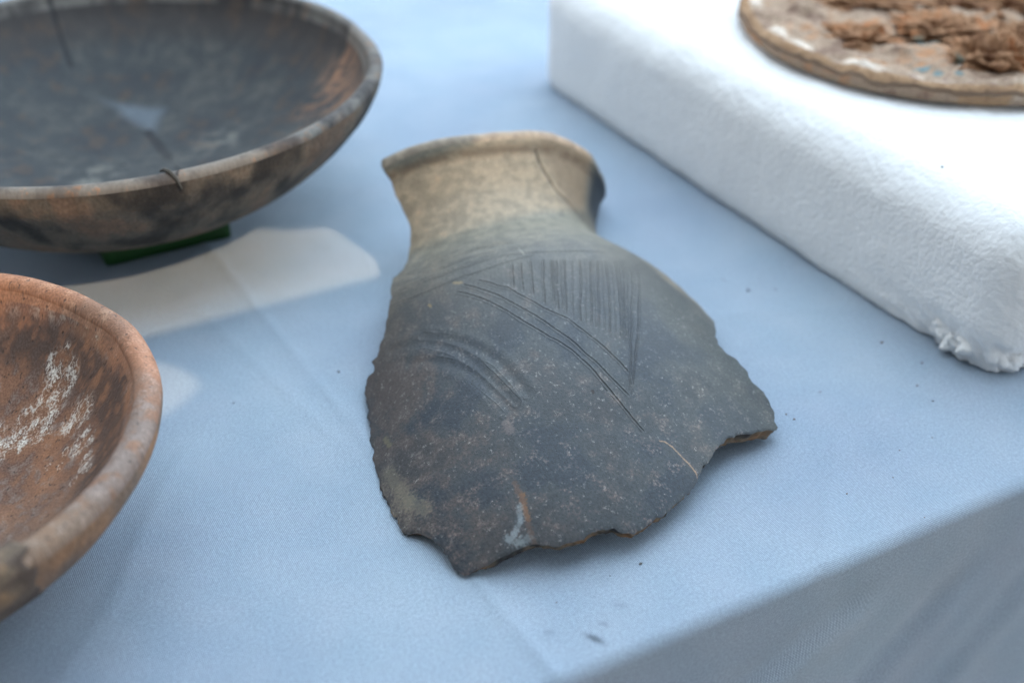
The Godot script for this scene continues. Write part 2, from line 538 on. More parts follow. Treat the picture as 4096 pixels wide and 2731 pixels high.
func corroded_disc() -> void:
	const R := 0.0865
	var o := thing("corroded_disc", "rust brown corroded round metal disc with crusty lumps, lying on the white foam", "metal disc", Vector3(0.1845, 0.0545, -0.5205))
	var n1 := noise(61, 55.0, 4)
	var n2 := noise(62, 190.0, 3)
	var n3 := noise(63, 18.0, 2)
	# radius and height of the profile, from the centre over the top, round the edge and back under
	var prof: Array[Vector2] = []
	for i in 60:
		var r := 0.0797 * i / 59.0
		prof.append(Vector2(r, 0.0094 + 0.0006 * smooth01(0.066, 0.0785, r) - 0.001 * cos(r / 0.0797 * PI * 0.5)))
	for i in 10:
		var t := PI * i / 9.0
		prof.append(Vector2(0.0800 + 0.0066 * sin(t), 0.0052 + 0.0046 * cos(t)))
	prof.append(Vector2(0.05, 0.0003))
	var lumps := [[-0.0443, 0.0305, 0.0150, 0.0050], [0.0012, 0.0600, 0.0170, 0.0105], [-0.008, 0.0194, 0.0190, 0.0050], [0.03, 0.040, 0.020, 0.009], [0.02, -0.01, 0.022, 0.007], [-0.03, -0.02, 0.022, 0.004]]
	const NA := 300
	var v := PackedVector3Array()
	var uv := PackedVector2Array()
	for k in prof.size():
		for i in NA + 1:
			var a := TAU * i / NA
			var c := prof[k]
			var rr := c.x * (1.0 + 0.008 * n3.get_noise_2d(cos(a) * 0.1, sin(a) * 0.1))
			var x := cos(a) * rr
			var z := sin(a) * rr
			var y := c.y
			var top := 1.0 if k < 66 else 0.0
			y += top * (n1.get_noise_2d(x, z) * 0.0018 + n2.get_noise_2d(x, z) * 0.0008 + 0.0028 * smooth01(0.05, 0.5, n1.get_noise_2d(x * 0.6 + 0.3, z * 0.6)) * smooth01(0.074, 0.06, c.x))
			if k < 60:
				# the hollow between the lumps
				y -= 0.0035 * exp(-(pow((x + 0.0215) / 0.009, 2) + pow((z - 0.031) / 0.004, 2)))
			v.append(Vector3(x, y, z))
			uv.append(Vector2(x, z) / (2.1 * R) + Vector2(0.5, 0.5) if k < 64 else Vector2(a * 0.0865, c.y + 0.01) / (2.1 * R) + Vector2(0.2, 0.5))
	const N := 768
	var big := layer(64, 0.006, 4, N, N)
	var mid := layer(65, 0.03, 3, N, N)
	var fin := layer(66, 0.16, 2, N, N)
	var alb := PackedByteArray()
	var hgt := PackedByteArray()
	alb.resize(N * N * 3)
	hgt.resize(N * N)
	var teal := [[-0.0281, 0.0665, 0.0042], [-0.0132, 0.0640, 0.003], [-0.0235, 0.070, 0.0035], [-0.0165, 0.0725, 0.0022], [-0.0215, 0.0335, 0.0055], [-0.0150, 0.0345, 0.004]]
	for j in N:
		for i in N:
			var k := j * N + i
			var x := (i / float(N) - 0.5) * 2.1 * R
			var z := (j / float(N) - 0.5) * 2.1 * R
			var r := sqrt(x * x + z * z)
			var b := (big[k] - 128) / 128.0
			var m := (mid[k] - 128) / 128.0
			var f := (fin[k] - 128) / 128.0
			var c := Color(0.60, 0.52, 0.45)
			c = c.lerp(Color(0.62, 0.45, 0.33), smooth01(0.0, 0.7, b * 0.7 + m * 0.6) * 0.75)
			c = c.lerp(Color(0.42, 0.34, 0.30), smooth01(0.25, 0.75, -b + m * 0.7) * 0.7)
			c = c.lerp(Color(0.84, 0.81, 0.77), smooth01(0.0040, 0.001, absf(r - 0.0800 - m * 0.0012)) * smooth01(-0.5, 0.5, b * 1.2 + m * 0.25 + f * 0.2) * 0.85)
			if r > 0.0826:
				c = c.lerp(Color(0.62, 0.50, 0.385).lerp(Color(0.50, 0.40, 0.31), smooth01(-0.1, 0.5, m + f * 0.4)), 0.75)
			for t in teal:
				var d := Vector2(x - t[0], z - t[1]).length()
				c = c.lerp(Color(0.38, 0.47, 0.49), smooth01(t[2], t[2] * 0.3, d + m * 0.002) * 0.85)
			var g := 1.0 + f * 0.14 + m * 0.08
			alb[k * 3] = int(clampf(c.r * g * 255, 0, 255))
			alb[k * 3 + 1] = int(clampf(c.g * g * 255, 0, 255))
			alb[k * 3 + 2] = int(clampf(c.b * g * 255, 0, 255))
			hgt[k] = int(clampf(128 + m * 60 + f * 50, 0, 255))
	var mat := pottery(picture(alb, N, N), picture(hgt, N, N, true), 0.10, 0.95, 0.2)
	part("plate", sheet(NA + 1, prof.size(), v, uv, true, true), mat, o)
	# crusts of corrosion, each a lump of its own
	for L in lumps:
		var lv := PackedVector3Array()
		var lu := PackedVector2Array()
		for j in 25:
			for i in 41:
				var a := TAU * i / 40.0
				var t := PI * 0.55 * j / 24.0
				var dir := Vector3(sin(t) * cos(a), cos(t), sin(t) * sin(a))
				var w: Vector3 = Vector3(L[0], 0, L[1]) + dir * L[2]
				var g: float = 1.0 + 0.5 * n1.get_noise_3dv(w * 1.5) + 0.42 * n2.get_noise_3dv(w * 1.3)
				lv.append(Vector3(L[0], 0.0080, L[1]) + Vector3(dir.x * L[2], dir.y * L[3], dir.z * L[2] * 0.8) * g)
				lu.append(Vector2(lv[-1].x, lv[-1].z) / (2.1 * R) + Vector2(0.5, 0.5))
		var lm := mat.duplicate()
		lm.albedo_color = Color(0.93, 0.82, 0.73) if int(L[2] * 10000) % 2 == 0 else Color(0.90, 0.83, 0.77)
		part("crust_lump", sheet(41, 25, lv, lu, true, true), lm, o)


func green_block() -> void:
	var m := StandardMaterial3D.new()
	m.albedo_color = Color(0.015, 0.24, 0.04)
	m.roughness = 0.6
	var bump := func(p: Vector3, _n: Vector3) -> Vector3:
		return p
	var mesh := rounded_block(Vector3(0.050, 0.0115, 0.060), 0.0012, 0.004, bump)
	var o := part("green_block", mesh, m, self)
	o.position = P(-0.0517 + 0.025, 0.258 + 0.030, 0.0061)
	o.basis = Basis(ALONG, Vector3.UP, -AWAY)
	tag(o, "dark green block propping up the black bowl", "block")


# ---------------------------------------------------------------- bowls

# rings of the profile (radius, height) turned about the upright axis; mode 0: texture from above, 1: texture round the wall
func lathe(prof: Array[Vector2], na: int, wob: FastNoiseLite, amount: float, span: float, mode: int, flip: bool) -> ArrayMesh:
	var v := PackedVector3Array()
	var uv := PackedVector2Array()
	var total := 0.0
	for k in prof.size():
		if k: total += prof[k].distance_to(prof[k - 1])
	var run := 0.0
	for k in prof.size():
		if k: run += prof[k].distance_to(prof[k - 1])
		var c := prof[k]
		for i in na + 1:
			var a := TAU * i / na
			var w := wob.get_noise_3d(cos(a) * 0.06, c.y * 1.5, sin(a) * 0.06) * amount * smooth01(0.0, 0.03, c.x)
			var r := c.x + w
			var p := Vector3(cos(a) * r, c.y + w * 0.5, sin(a) * r)
			v.append(p)
			uv.append(Vector2(p.x, p.z) / span + Vector2(0.5, 0.5) if mode == 0 else Vector2(float(i) / na * 2.0, run / 0.12))
	return sheet(na + 1, prof.size(), v, uv, flip, true)


func through(xs: Array[float], ys: Array[float], from: float, to: float, n: int, upright := true) -> Array[Vector2]:
	var out: Array[Vector2] = []
	for i in n + 1:
		var t := lerpf(from, to, float(i) / n)
		out.append(Vector2(curve(xs, ys, t), t) if upright else Vector2(t, curve(xs, ys, t)))
	return out


func dark_bowl() -> void:
	var o := thing("dark_bowl", "large shallow black clay bowl with a brown patch inside, propped on the green block", "bowl", Vector3(-0.158, 0.0, -0.463))
	var wob := noise(71, 28.0, 3)
	var outer := through([0.0122, 0.016, 0.022, 0.032, 0.042, 0.053, 0.0585], [0.050, 0.0650, 0.0764, 0.0895, 0.0985, 0.1058, 0.1068], 0.0125, 0.0585, 30)
	outer.push_front(Vector2(0.0, 0.0123))
	var rim: Array[Vector2] = []
	for i in 13:
		var t := PI * i / 12.0 
		rim.append(Vector2(0.1040 + 0.0029 * cos(t), 0.0584 + 0.0026 * sin(t)))
	var inner: Array[Vector2] = [Vector2(0.1010, 0.0583)]
	for c in through([0.0, 0.03, 0.055, 0.078, 0.092, 0.0985, 0.1011], [0.0195, 0.0205, 0.0255, 0.0350, 0.0450, 0.0525, 0.0583], 0.1008, 0.0, 46, false):
		inner.append(c)
	const N := 1024
	const SPAN := 0.224
	var big := layer(72, 0.006, 4, N, N)
	var mid := layer(73, 0.022, 3, N, N)
	var fin := layer(74, 0.14, 2, N, N)
	var alb := PackedByteArray()
	var hgt := PackedByteArray()
	alb.resize(N * N * 3)
	hgt.resize(N * N)
	var tans := [[0.0852, -0.0368, 0.014], [0.0766, -0.0232, 0.010], [0.0899, -0.0037, 0.013], [0.070, -0.0232, 0.008], [0.075, 0.0012, 0.012], [0.085, -0.02, 0.014], [0.0985, 0.046, 0.004]]
	var pales := [[-0.0671, -0.127, 0.02], [0.0341, -0.0185, 0.018], [-0.0098, 0.0128, 0.02], [-0.02, 0.0713, 0.03], [-0.06, 0.02, 0.03], [0.03, 0.05, 0.022]]
	var cracks := [[0.0029, -0.0300, 0.0161, -0.0071, 0.0030], [0.0161, -0.0071, 0.0448, 0.0413, 0.0010], [0.0448, 0.0413, 0.0486, 0.0938, 0.0008], [-0.0717, -0.1288, -0.0565, -0.1019, 0.0008], [-0.0565, -0.1019, -0.0386, -0.0681, 0.0012], [0.0709, -0.096, 0.0601, -0.059, 0.0005]]
	for j in N:
		for i in N:
			var k := j * N + i
			var x := (i / float(N) - 0.5) * SPAN
			var z := (j / float(N) - 0.5) * SPAN
			var r := sqrt(x * x + z * z)
			var b := (big[k] - 128) / 128.0
			var m := (mid[k] - 128) / 128.0
			var f := (fin[k] - 128) / 128.0
			var c := Color(0.23, 0.245, 0.255)
			c = c.lerp(Color(0.36, 0.35, 0.325), smooth01(-0.2, 1.0, b * 0.6 + m * 0.4 + f * 0.3) * 0.6)
			c = c.lerp(Color(0.20, 0.21, 0.23), smooth01(0.1, 0.6, -b + m * 0.3) * 0.5)
			c = c.lerp(Color(0.25, 0.235, 0.23), smooth01(0.082, 0.096, r) * 0.8)
			for t in pales:
				var d := Vector2(x - t[0], z - t[1]).length()
				if d < t[2]:
					c = c.lerp(Color(0.45, 0.45, 0.43), smooth01(t[2], 0.0, d) * smooth01(-0.4, 0.6, m + f * 0.3) * 0.75)
			for t in tans:
				var d := Vector2(x - t[0], z - t[1]).length()
				if d < t[2] * 1.3:
					c = c.lerp(Color(0.53, 0.40, 0.32), smooth01(t[2] * 1.3, t[2] * 0.2, d + m * 0.008) * smooth01(-0.6, 0.4, m + b * 0.4 + f * 0.3))
			if r > 0.0995:
				c = c.lerp(Color(0.46, 0.45, 0.43), 0.75 * smooth01(-0.8, 0.2, b + m * 0.6))
				c = c.lerp(Color(0.60, 0.46, 0.37), smooth01(0.35, 0.75, m * 0.8 + f * 0.4) * 0.8)
			var spot := Vector2(x + m * 0.002, z + b * 0.002)
			var inside := minf(minf(spot.y + 0.0515 - 0.12 * (spot.x + 0.02), 0.0058 - spot.x), (-0.0285 - spot.y + 0.85 * (spot.x - 0.0058)) * 0.75)
			c = c.lerp(Color(0.39, 0.43, 0.47), smooth01(-0.003, 0.004, inside) * 0.7)
			c = c.lerp(Color(0.30, 0.25, 0.215), smooth01(0.1, 0.7, m * 0.7 - b * 0.5 + f * 0.2) * 0.55 * (1.0 - smooth01(-0.003, 0.004, inside)))
			var deep := 0.0
			for t in cracks:
				var A := Vector2(t[0], t[1])
				var B := Vector2(t[2], t[3])
				var q := Geometry2D.get_closest_point_to_segment(Vector2(x + m * 0.0012, z + b * 0.001), A, B)
				deep = maxf(deep, smooth01(t[4], t[4] * 0.4, q.distance_to(Vector2(x, z))))
			c = c.lerp(Color(0.13, 0.135, 0.15), deep * 0.6)
			var g := 1.0 + f * 0.07 + m * 0.06
			alb[k * 3] = int(clampf(c.r * g * 255, 0, 255))
			alb[k * 3 + 1] = int(clampf(c.g * g * 255, 0, 255))
			alb[k * 3 + 2] = int(clampf(c.b * g * 255, 0, 255))
			hgt[k] = int(clampf(150 + m * 30 + f * 25 - deep * 100, 0, 255))
	var mat := pottery(picture(alb, N, N), picture(hgt, N, N, true), 0.06, 0.72, 0.32)
	part("interior", lathe(inner, 220, wob, 0.0008, SPAN, 0, true), mat, o)
	part("rim", lathe(rim, 220, wob, 0.0012, SPAN, 0, true), mat, o)
	part("outer_wall", lathe(outer, 220, wob, 0.0012, SPAN, 1, true), wall_material(80, Color(0.37, 0.345, 0.31), Color(0.19, 0.185, 0.18), Color(0.41, 0.335, 0.285)), o)
	# a sliver of root stuck on the rim
	part("rim_splinter", tube([Vector3(0.0425, 0.0602, 0.0900), Vector3(0.0445, 0.0615, 0.0918), Vector3(0.0466, 0.0617, 0.0938), Vector3(0.0488, 0.0600, 0.0954), Vector3(0.0502, 0.0565, 0.0956)], [0.0004, 0.0007, 0.0008, 0.0007, 0.0003]), plain(Color(0.20, 0.20, 0.19)), o)


func plain(c: Color, rough := 0.85) -> StandardMaterial3D:
	var m := StandardMaterial3D.new()
	m.albedo_color = c
	m.roughness = rough
	return m


func tube(pts: Array, radii: Array) -> ArrayMesh:
	var v := PackedVector3Array()
	var uv := PackedVector2Array()
	for k in pts.size():
		var a: Vector3 = pts[maxi(k - 1, 0)]
		var b: Vector3 = pts[mini(k + 1, pts.size() - 1)]
		var d := (b - a).normalized()
		var s := d.cross(Vector3.UP).normalized()
		var t := s.cross(d)
		for i in 9:
			var ang := TAU * i / 8.0
			v.append(pts[k] + (s * cos(ang) + t * sin(ang)) * radii[k])
			uv.append(Vector2(i / 8.0, k))
	return sheet(9, pts.size(), v, uv, false, true)


func wall_material(rng_seed: int, base: Color, soot: Color, warm: Color) -> StandardMaterial3D:
	const W := 1024
	const H := 256
	var n1 := noise(rng_seed, 0.010, 4)
	var n2 := noise(rng_seed + 1, 0.05, 3)
	var big := n1.get_seamless_image(W, H, false, false, 0.1, true).get_data()
	var mid := n2.get_seamless_image(W, H, false, false, 0.1, true).get_data()
	var fin := layer(rng_seed + 2, 0.22, 2, W, H)
	var alb := PackedByteArray()
	var hgt := PackedByteArray()
	alb.resize(W * H * 3)
	hgt.resize(W * H)
	for k in W * H:
		var b := (big[k] - 128) / 128.0
		var m := (mid[k] - 128) / 128.0
		var f := (fin[k] - 128) / 128.0
		var c := base.lerp(soot, smooth01(-0.25, 0.65, b + m * 0.25)).lerp(warm, smooth01(0.0, 0.8, -b + m * 0.4) * 0.7)
		var g := 1.0 + f * 0.12 + m * 0.1
		alb[k * 3] = int(clampf(c.r * g * 255, 0, 255))
		alb[k * 3 + 1] = int(clampf(c.g * g * 255, 0, 255))
		alb[k * 3 + 2] = int(clampf(c.b * g * 255, 0, 255))
		hgt[k] = int(clampf(128 + m * 45 + f * 40, 0, 255))
	return pottery(picture(alb, W, H), picture(hgt, W, H, true), 0.06, 0.75, 0.3)


func red_bowl() -> void:
	var o := thing("red_bowl", "reddish brown clay bowl with white salt veins inside, at the left edge", "bowl", Vector3(-0.170, 0.0, -0.249))
	var wob := noise(91, 26.0, 2)
	var outer := through([0.0, 0.008, 0.018, 0.028, 0.036, 0.042, 0.0465], [0.0383, 0.0486, 0.0580, 0.0691, 0.0755, 0.0790, 0.0795], 0.0005, 0.0465, 30)
	outer.push_front(Vector2(0.0, 0.0005))
	var rim: Array[Vector2] = []
	for i in 17:
		var t := PI * i / 16.0 - 0.1
		rim.append(Vector2(0.0760 + 0.0036 * cos(t), 0.0462 + 0.0036 * sin(t)))
	var inner: Array[Vector2] = [Vector2(0.0726, 0.0470)]
	for c in through([0.0, 0.02, 0.040, 0.055, 0.063, 0.069, 0.0726], [0.0105, 0.0115, 0.0165, 0.0255, 0.0335, 0.0415, 0.0470], 0.0724, 0.0, 46, false):
		inner.append(c)
	const N := 1024
	const SPAN := 0.168
	var big := layer(92, 0.008, 4, N, N)
	var mid := layer(93, 0.03, 3, N, N)
	var fin := layer(94, 0.2, 2, N, N)
	var ridge := layer(95, 0.030, 4, N, N)
	var ridge2 := layer(98, 0.07, 3, N, N)
	var spots := layer(96, 0.075, 2, N, N)
	var alb := PackedByteArray()
	var hgt := PackedByteArray()
	alb.resize(N * N * 3)
	hgt.resize(N * N)
	var salts := [[0.0401, -0.0575, 0.007], [0.0439, -0.0535, 0.006], [0.0387, -0.0495, 0.008], [0.0336, -0.0469, 0.007], [0.0401, -0.0517, 0.007], [0.0504, -0.0409, 0.007], [0.0378, -0.0435, 0.006], [0.0311, -0.0418, 0.006], [0.0218, -0.0463, 0.006], [0.0549, -0.0308, 0.006], [0.0578, -0.023, 0.004], [0.013, -0.043, 0.006], [0.026, -0.040, 0.005]]
	var pales := [[0.0261, -0.0773, 0.008], [0.0188, -0.0803, 0.008], [0.0433, -0.064, 0.011], [0.008, -0.078, 0.008], [0.036, -0.068, 0.009], [0.052, -0.052, 0.008]]
	var darks := [[0.0647, -0.0303, 0.008], [0.0501, -0.0608, 0.014], [0.0542, 0.0129, 0.018], [0.0450, 0.03, 0.02], [0.06, -0.005, 0.010]]
	var rings := [[0.0458, -0.0236, 0.0013], [0.0453, -0.0193, 0.0011], [0.054, -0.0124, 0.0012], [0.0524, -0.0093, 0.0015], [0.0572, -0.0098, 0.001], [0.041, -0.021, 0.001], [0.0555, -0.0105, 0.0008]]
	for j in N:
		for i in N:
			var k := j * N + i
			var x := (i / float(N) - 0.5) * SPAN
			var z := (j / float(N) - 0.5) * SPAN
			var r := sqrt(x * x + z * z)
			var b := (big[k] - 128) / 128.0
			var m := (mid[k] - 128) / 128.0
			var f := (fin[k] - 128) / 128.0
			var c := Color(0.52, 0.375, 0.29)
			c = c.lerp(Color(0.55, 0.39, 0.29), smooth01(0.0, 0.6, b))
			c = c.lerp(Color(0.40, 0.30, 0.255), smooth01(-0.15, 0.5, -b + m * 0.6) * 0.8)
			c = c.lerp(Color(0.47, 0.44, 0.42), smooth01(0.0, 0.7, m * 0.8 - b * 0.3 + f * 0.45) * 0.55)
			# the front of the bowl is greyer, the back of the wall brown
			c = c.lerp(Color(0.43, 0.39, 0.36), smooth01(-0.025, 0.03, z) * 0.75)
			for t in darks:
				var d := Vector2(x - t[0], z - t[1]).length()
				if d < t[2]:
					c = c.lerp(Color(0.22, 0.19, 0.18), smooth01(t[2], t[2] * 0.2, d + m * 0.003) * smooth01(-0.6, 0.3, m + f * 0.5) * 0.8)
			for t in pales:
				var d := Vector2(x - t[0], z - t[1]).length()
				if d < t[2]:
					c = c.lerp(Color(0.66, 0.62, 0.53), smooth01(t[2], 0.0, d) * smooth01(0.0, 0.7, m + f * 0.5) * 0.8)
			var salt := 0.0
			for t in salts:
				var d := Vector2(x - t[0] + 0.003, z - t[1] - 0.008).length()
				if d < t[2]:
					salt = maxf(salt, smooth01(t[2], t[2] * 0.35, d))
			# lime crust: a broken lace of lines with powder round it
			var lace := maxf(smooth01(16.0, 3.0, absf(ridge[k] - 128.0) + f * 9.0), smooth01(15.0, 2.0, absf(ridge2[k] - 126.0) + f * 12.0) * smooth01(-0.2, 0.3, m))
			var powder := smooth01(-0.2, 0.7, m * 0.6 + f * 0.8) * (0.25 + 0.75 * smooth01(0.4, 1.0, salt))
			salt = smooth01(0.0, 0.45, salt) * maxf(lace * smooth01(-0.6, 0.05, m * 0.8 + b * 0.4 + f * 0.25), powder)
			for t in rings:
				var d := Vector2(x - t[0], (z - t[1]) * 0.75).length()
				salt = maxf(salt, smooth01(0.00035, 0.00012, absf(d - t[2] * 0.7)) * smooth01(-0.5, 0.4, f + m * 0.5) * 0.75)
			if x > -0.02:
				c = c.lerp(Color(0.27, 0.215, 0.19), smooth01(0.056, 0.064, r) * smooth01(0.0705, 0.068, r) * smooth01(-0.7, 0.2, m + f * 0.4) * smooth01(-0.02, 0.03, x) * 0.8)  # inside right under the rim: shade painted as a dark band
			c = c.lerp(Color(0.80, 0.785, 0.75), salt * 0.85)
			# dark grit in the clay
			var grit := smooth01(188.0, 222.0, spots[k]) * (1.0 - salt)
			c = c.lerp(Color(0.24, 0.19, 0.17), grit * 0.75)
			if r > 0.0712:
				c = c.lerp(Color(0.55, 0.40, 0.31), 0.75)
				c = c.lerp(Color(0.46, 0.41, 0.385), smooth01(-0.035, 0.0, z) * smooth01(-0.9, 0.2, b + m) * 0.9)
				c = c.lerp(Color(0.52, 0.43, 0.35), smooth01(0.02, 0.04, z) * 0.6)
				c = c.lerp(Color(0.24, 0.20, 0.19), grit * 0.6)
				c = c.lerp(Color(0.58, 0.52, 0.49), smooth01(0.2, 0.8, m * 0.7 + f * 0.5) * 0.4 * smooth01(-0.05, -0.02, z))
			var g := 1.0 + f * 0.18 + m * 0.10
			alb[k * 3] = int(clampf(c.r * g * 255, 0, 255))
			alb[k * 3 + 1] = int(clampf(c.g * g * 255, 0, 255))
			alb[k * 3 + 2] = int(clampf(c.b * g * 255, 0, 255))
			hgt[k] = int(clampf(120 + m * 30 + f * 30 + salt * 70 - grit * 60, 0, 255))
	var mat := pottery(picture(alb, N, N), picture(hgt, N, N, true), 0.045, 0.6, 0.4)
	part("interior", lathe(inner, 220, wob, 0.0008, SPAN, 0, true), mat, o)
	part("rim", lathe(rim, 220, wob, 0.0010, SPAN, 0, true), mat, o)
	part("outer_wall", lathe(outer, 220, wob, 0.0010, SPAN, 1, true), wall_material(100, Color(0.48, 0.39, 0.325), Color(0.40, 0.35, 0.315), Color(0.53, 0.40, 0.30)), o)
	# a piece of rim glued back on, darker than the rest
	var pv := PackedVector3Array()
	var pu := PackedVector2Array()
	var prof: Array[Vector2] = []
	for i in 14:
		var t := lerpf(0.02, 0.0465, i / 13.0)
		prof.append(Vector2(curve([0.0, 0.008, 0.018, 0.028, 0.036, 0.042, 0.0465], [0.0383, 0.0486, 0.0580, 0.0691, 0.0755, 0.0790, 0.0795], t) + 0.0005, t))
	for i in 14:
		var t := PI * i / 13.0
		prof.append(Vector2(0.0752 + 0.0049 * cos(t), 0.0466 + 0.0046 * sin(t)))
	var rag := noise(97, 120.0, 3)
	for k in prof.size():
		for i in 61:
			var f := i / 60.0
			var a0 := 0.62 - 0.10 * smooth01(0.046, 0.024, prof[k].y) * (1.0 if k < 14 else 0.0) + rag.get_noise_2d(k * 0.0018, 0.0) * 0.05
			var a := lerpf(a0, a0 + 0.75, f)
			var c := prof[k]
			var w := wob.get_noise_3d(cos(a) * 0.06, c.y * 1.5, sin(a) * 0.06) * 0.0010
			var lift := 0.0 if i > 0 and i < 60 else -0.0012
			var r := c.x + w + lift
			pv.append(Vector3(cos(a) * r, c.y + w * 0.5 + lift, sin(a) * r))
			pu.append(Vector2(a / TAU * 2.0, k * 0.03))
	var frag := part("rim_fragment", sheet(61, prof.size(), pv, pu, true), wall_material(110, Color(0.42, 0.37, 0.32), Color(0.30, 0.26, 0.24), Color(0.60, 0.46, 0.33)), o)
	frag.set_meta("label", "darker piece of rim set back in place")


# ---------------------------------------------------------------- the sherd

func jar_r(s: float, phi: float) -> float:
	var r := curve(JAR_S, JAR_R, s)
	r += lerp_table(RIM_PHI, RIM_DR, phi) * (1.0 - smooth01(0.0, 0.035, s))
	r -= 0.0115 * smooth01(0.10, 0.17, s) * exp(-pow((phi - 0.17) / 0.40, 2))      # the belly is a little flattened
	r += 0.0012 * exp(-pow((s - 0.0015) / 0.0022, 2)) - 0.0007 * exp(-pow((s - 0.0082) / 0.0022, 2))
	return r


func jar_point(s: float, phi: float, r: float) -> Vector3:
	return JAR_O + JAR_D * s + (JAR_A * sin(phi) + JAR_B * cos(phi)) * r


func pottery_sherd() -> void:
	var o := thing("pottery_sherd", "large dark grey jar sherd with tan neck, incised lines and broken edges, in the middle", "pottery sherd", Vector3.ZERO)
	const K := 0.09                     # one radian of phi as metres on the chart
	var centre := Vector2(0.0, 0.11)
	# outline on the chart, evenly resampled and slightly ragged
	var line := PackedVector2Array()
	for i in range(0, OUTLINE.size(), 2):
		line.append(Vector2(OUTLINE[i + 1] * K, OUTLINE[i]))
	var whole := PackedVector2Array()
	const STEP := 0.00062
	var rag := noise(121, 160.0, 4)
	for i in line.size():
		var a := line[i]
		var b := line[(i + 1) % line.size()]
		var n := maxi(1, int(a.distance_to(b) / STEP))
		for k in n:
			var p := a.lerp(b, float(k) / n)
			if i < line.size() - 1:
				p = p + (centre - p).normalized() * (rag.get_noise_2dv(p) * 0.0013)
			whole.append(p)
	var nb := whole.size()
	const RINGS_N := 130
	var dent := noise(122, 60.0, 3)
	var v := PackedVector3Array()
	var uv := PackedVector2Array()
	var chart := PackedVector2Array()
	var out_dir := PackedVector3Array()
	for k in RINGS_N + 1:
		var f := pow(float(k) / RINGS_N, 0.8)
		for i in nb + 1:
			var c := centre.lerp(whole[i % nb], f)
			var s := c.y
			var phi := c.x / K
			var r := jar_r(s, phi)
			var d := dent.get_noise_2dv(c) * 0.00035
			# worn, slightly rounded arrises
			d -= 0.0006 * smooth01(0.985, 1.0, f) * (1.0 if s > 0.0 else 0.3)
			v.append(jar_point(s, phi, r + d))
			uv.append(Vector2((phi + 0.95) / 2.6, (s + 0.01) / 0.2))
			chart.append(c)
	var nx := nb + 1
	var nrm := PackedVector3Array()
	nrm.resize(v.size())
	for k in RINGS_N + 1:
		for i in nx:
			var c := chart[k * nx + i]
			var e := 0.0006
			var phi := c.x / K
			var a := jar_point(c.y + e, phi, jar_r(c.y + e, phi)) - jar_point(c.y - e, phi, jar_r(c.y - e, phi))
			var r0 := jar_r(c.y, phi)
			var b := (JAR_A * cos(phi) - JAR_B * sin(phi)) * r0
			var n := b.cross(a).normalized()
			if n.dot(JAR_A * sin(phi) + JAR_B * cos(phi)) < 0: n = -n
			nrm[k * nx + i] = n
	# three parts of one skin: rim, neck, body
	var want := {"body": PackedInt32Array(), "neck": PackedInt32Array(), "rim": PackedInt32Array()}
	for k in RINGS_N:
		for i in nb:
			var a := k * nx + i
			var q := [a, a + 1, a + nx, a + nx + 1]
			var s := (chart[q[0]].y + chart[q[3]].y) / 2
			var which := "rim" if s < 0.0075 else "neck" if s < 0.047 else "body"
			var t: PackedInt32Array = want[which]
			var g := (v[q[1]] - v[q[0]]).cross(v[q[2]] - v[q[0]])
			var order := [q[0], q[1], q[2], q[1], q[3], q[2]] if (v[q[3]] - v[q[1]]).cross(v[q[2]] - v[q[1]]).dot(nrm[a]) < 0 else [q[0], q[2], q[1], q[1], q[2], q[3]]
			t.append_array(PackedInt32Array(order))
			want[which] = t
	var mat := sherd_material()
	for which in ["body", "neck", "rim"]:
		var idx: PackedInt32Array = want[which]
		var map := {}
		var v2 := PackedVector3Array()
		var n2 := PackedVector3Array()
		var u2 := PackedVector2Array()
		var i2 := PackedInt32Array()
		for id in idx:
			if not map.has(id):
				map[id] = v2.size()
				v2.append(v[id])
				n2.append(nrm[id])
				u2.append(uv[id])
			i2.append(map[id])
		part(which, surface(v2, n2, u2, i2), mat, o)
	# the fractured edge all round, and the inside
	const THICK := 0.0042
	var ev := PackedVector3Array()
	var eu := PackedVector2Array()
	var ec := PackedColorArray()
	var crumble := noise(123, 330.0, 3)
	var tint := noise(124, 90.0, 3)
	const EN := 7
	for k in EN + 1:
		for i in nx:
			var id := RINGS_N * nx + i
			var f := float(k) / EN
			var c := chart[id]
			var radial := Vector2(c - centre).normalized()
			var a := jar_point(c.y, c.x / K, jar_r(c.y, c.x / K))
			var w2 := c + radial * 0.001
			var outward := (jar_point(w2.y, w2.x / K, jar_r(w2.y, w2.x / K)) - a).normalized()
			var p := v[id] - nrm[id] * (THICK * f) - outward * (0.0004 * f) * (0.0 if c.y < 0.0 else 1.0)
			var lipped := 1.0 if c.y < 0.0 else 0.0
			if k > 0 and k < EN:
				p += outward * (crumble.get_noise_3dv(p) * 0.0011 - 0.0003) * (1.0 - lipped) + outward * lipped * 0.0016 * sin(PI * f)
			p.y = maxf(p.y, 0.0013)
			ev.append(p)
			eu.append(Vector2(i * 0.01, f))
			var t := tint.get_noise_3dv(p * 1.0)
			var col := Color(0.155, 0.125, 0.095).lerp(Color(0.22, 0.13, 0.075), smooth01(0.1, 0.5, t)).lerp(Color(0.055, 0.053, 0.052), smooth01(-0.05, 0.3, -t))
			if lipped > 0.5: col = Color(0.30, 0.26, 0.20).lerp(Color(0.17, 0.14, 0.11), smooth01(-0.1, 0.4, t))
			ec.append(col * (0.85 + 0.5 * crumble.get_noise_3dv(p * 1.7)))
	var em := StandardMaterial3D.new()
	em.vertex_color_use_as_albedo = true
	em.roughness = 0.95
	em.metallic_specular = 0.2
	var edge := part("broken_edge", sheet(nx, EN + 1, ev, eu, false, true, PackedVector2Array(), ec), em, o)
	edge.set_meta("label", "rough brown fracture along the sherd's outline")
	var iv := PackedVector3Array()
	var iu := PackedVector2Array()
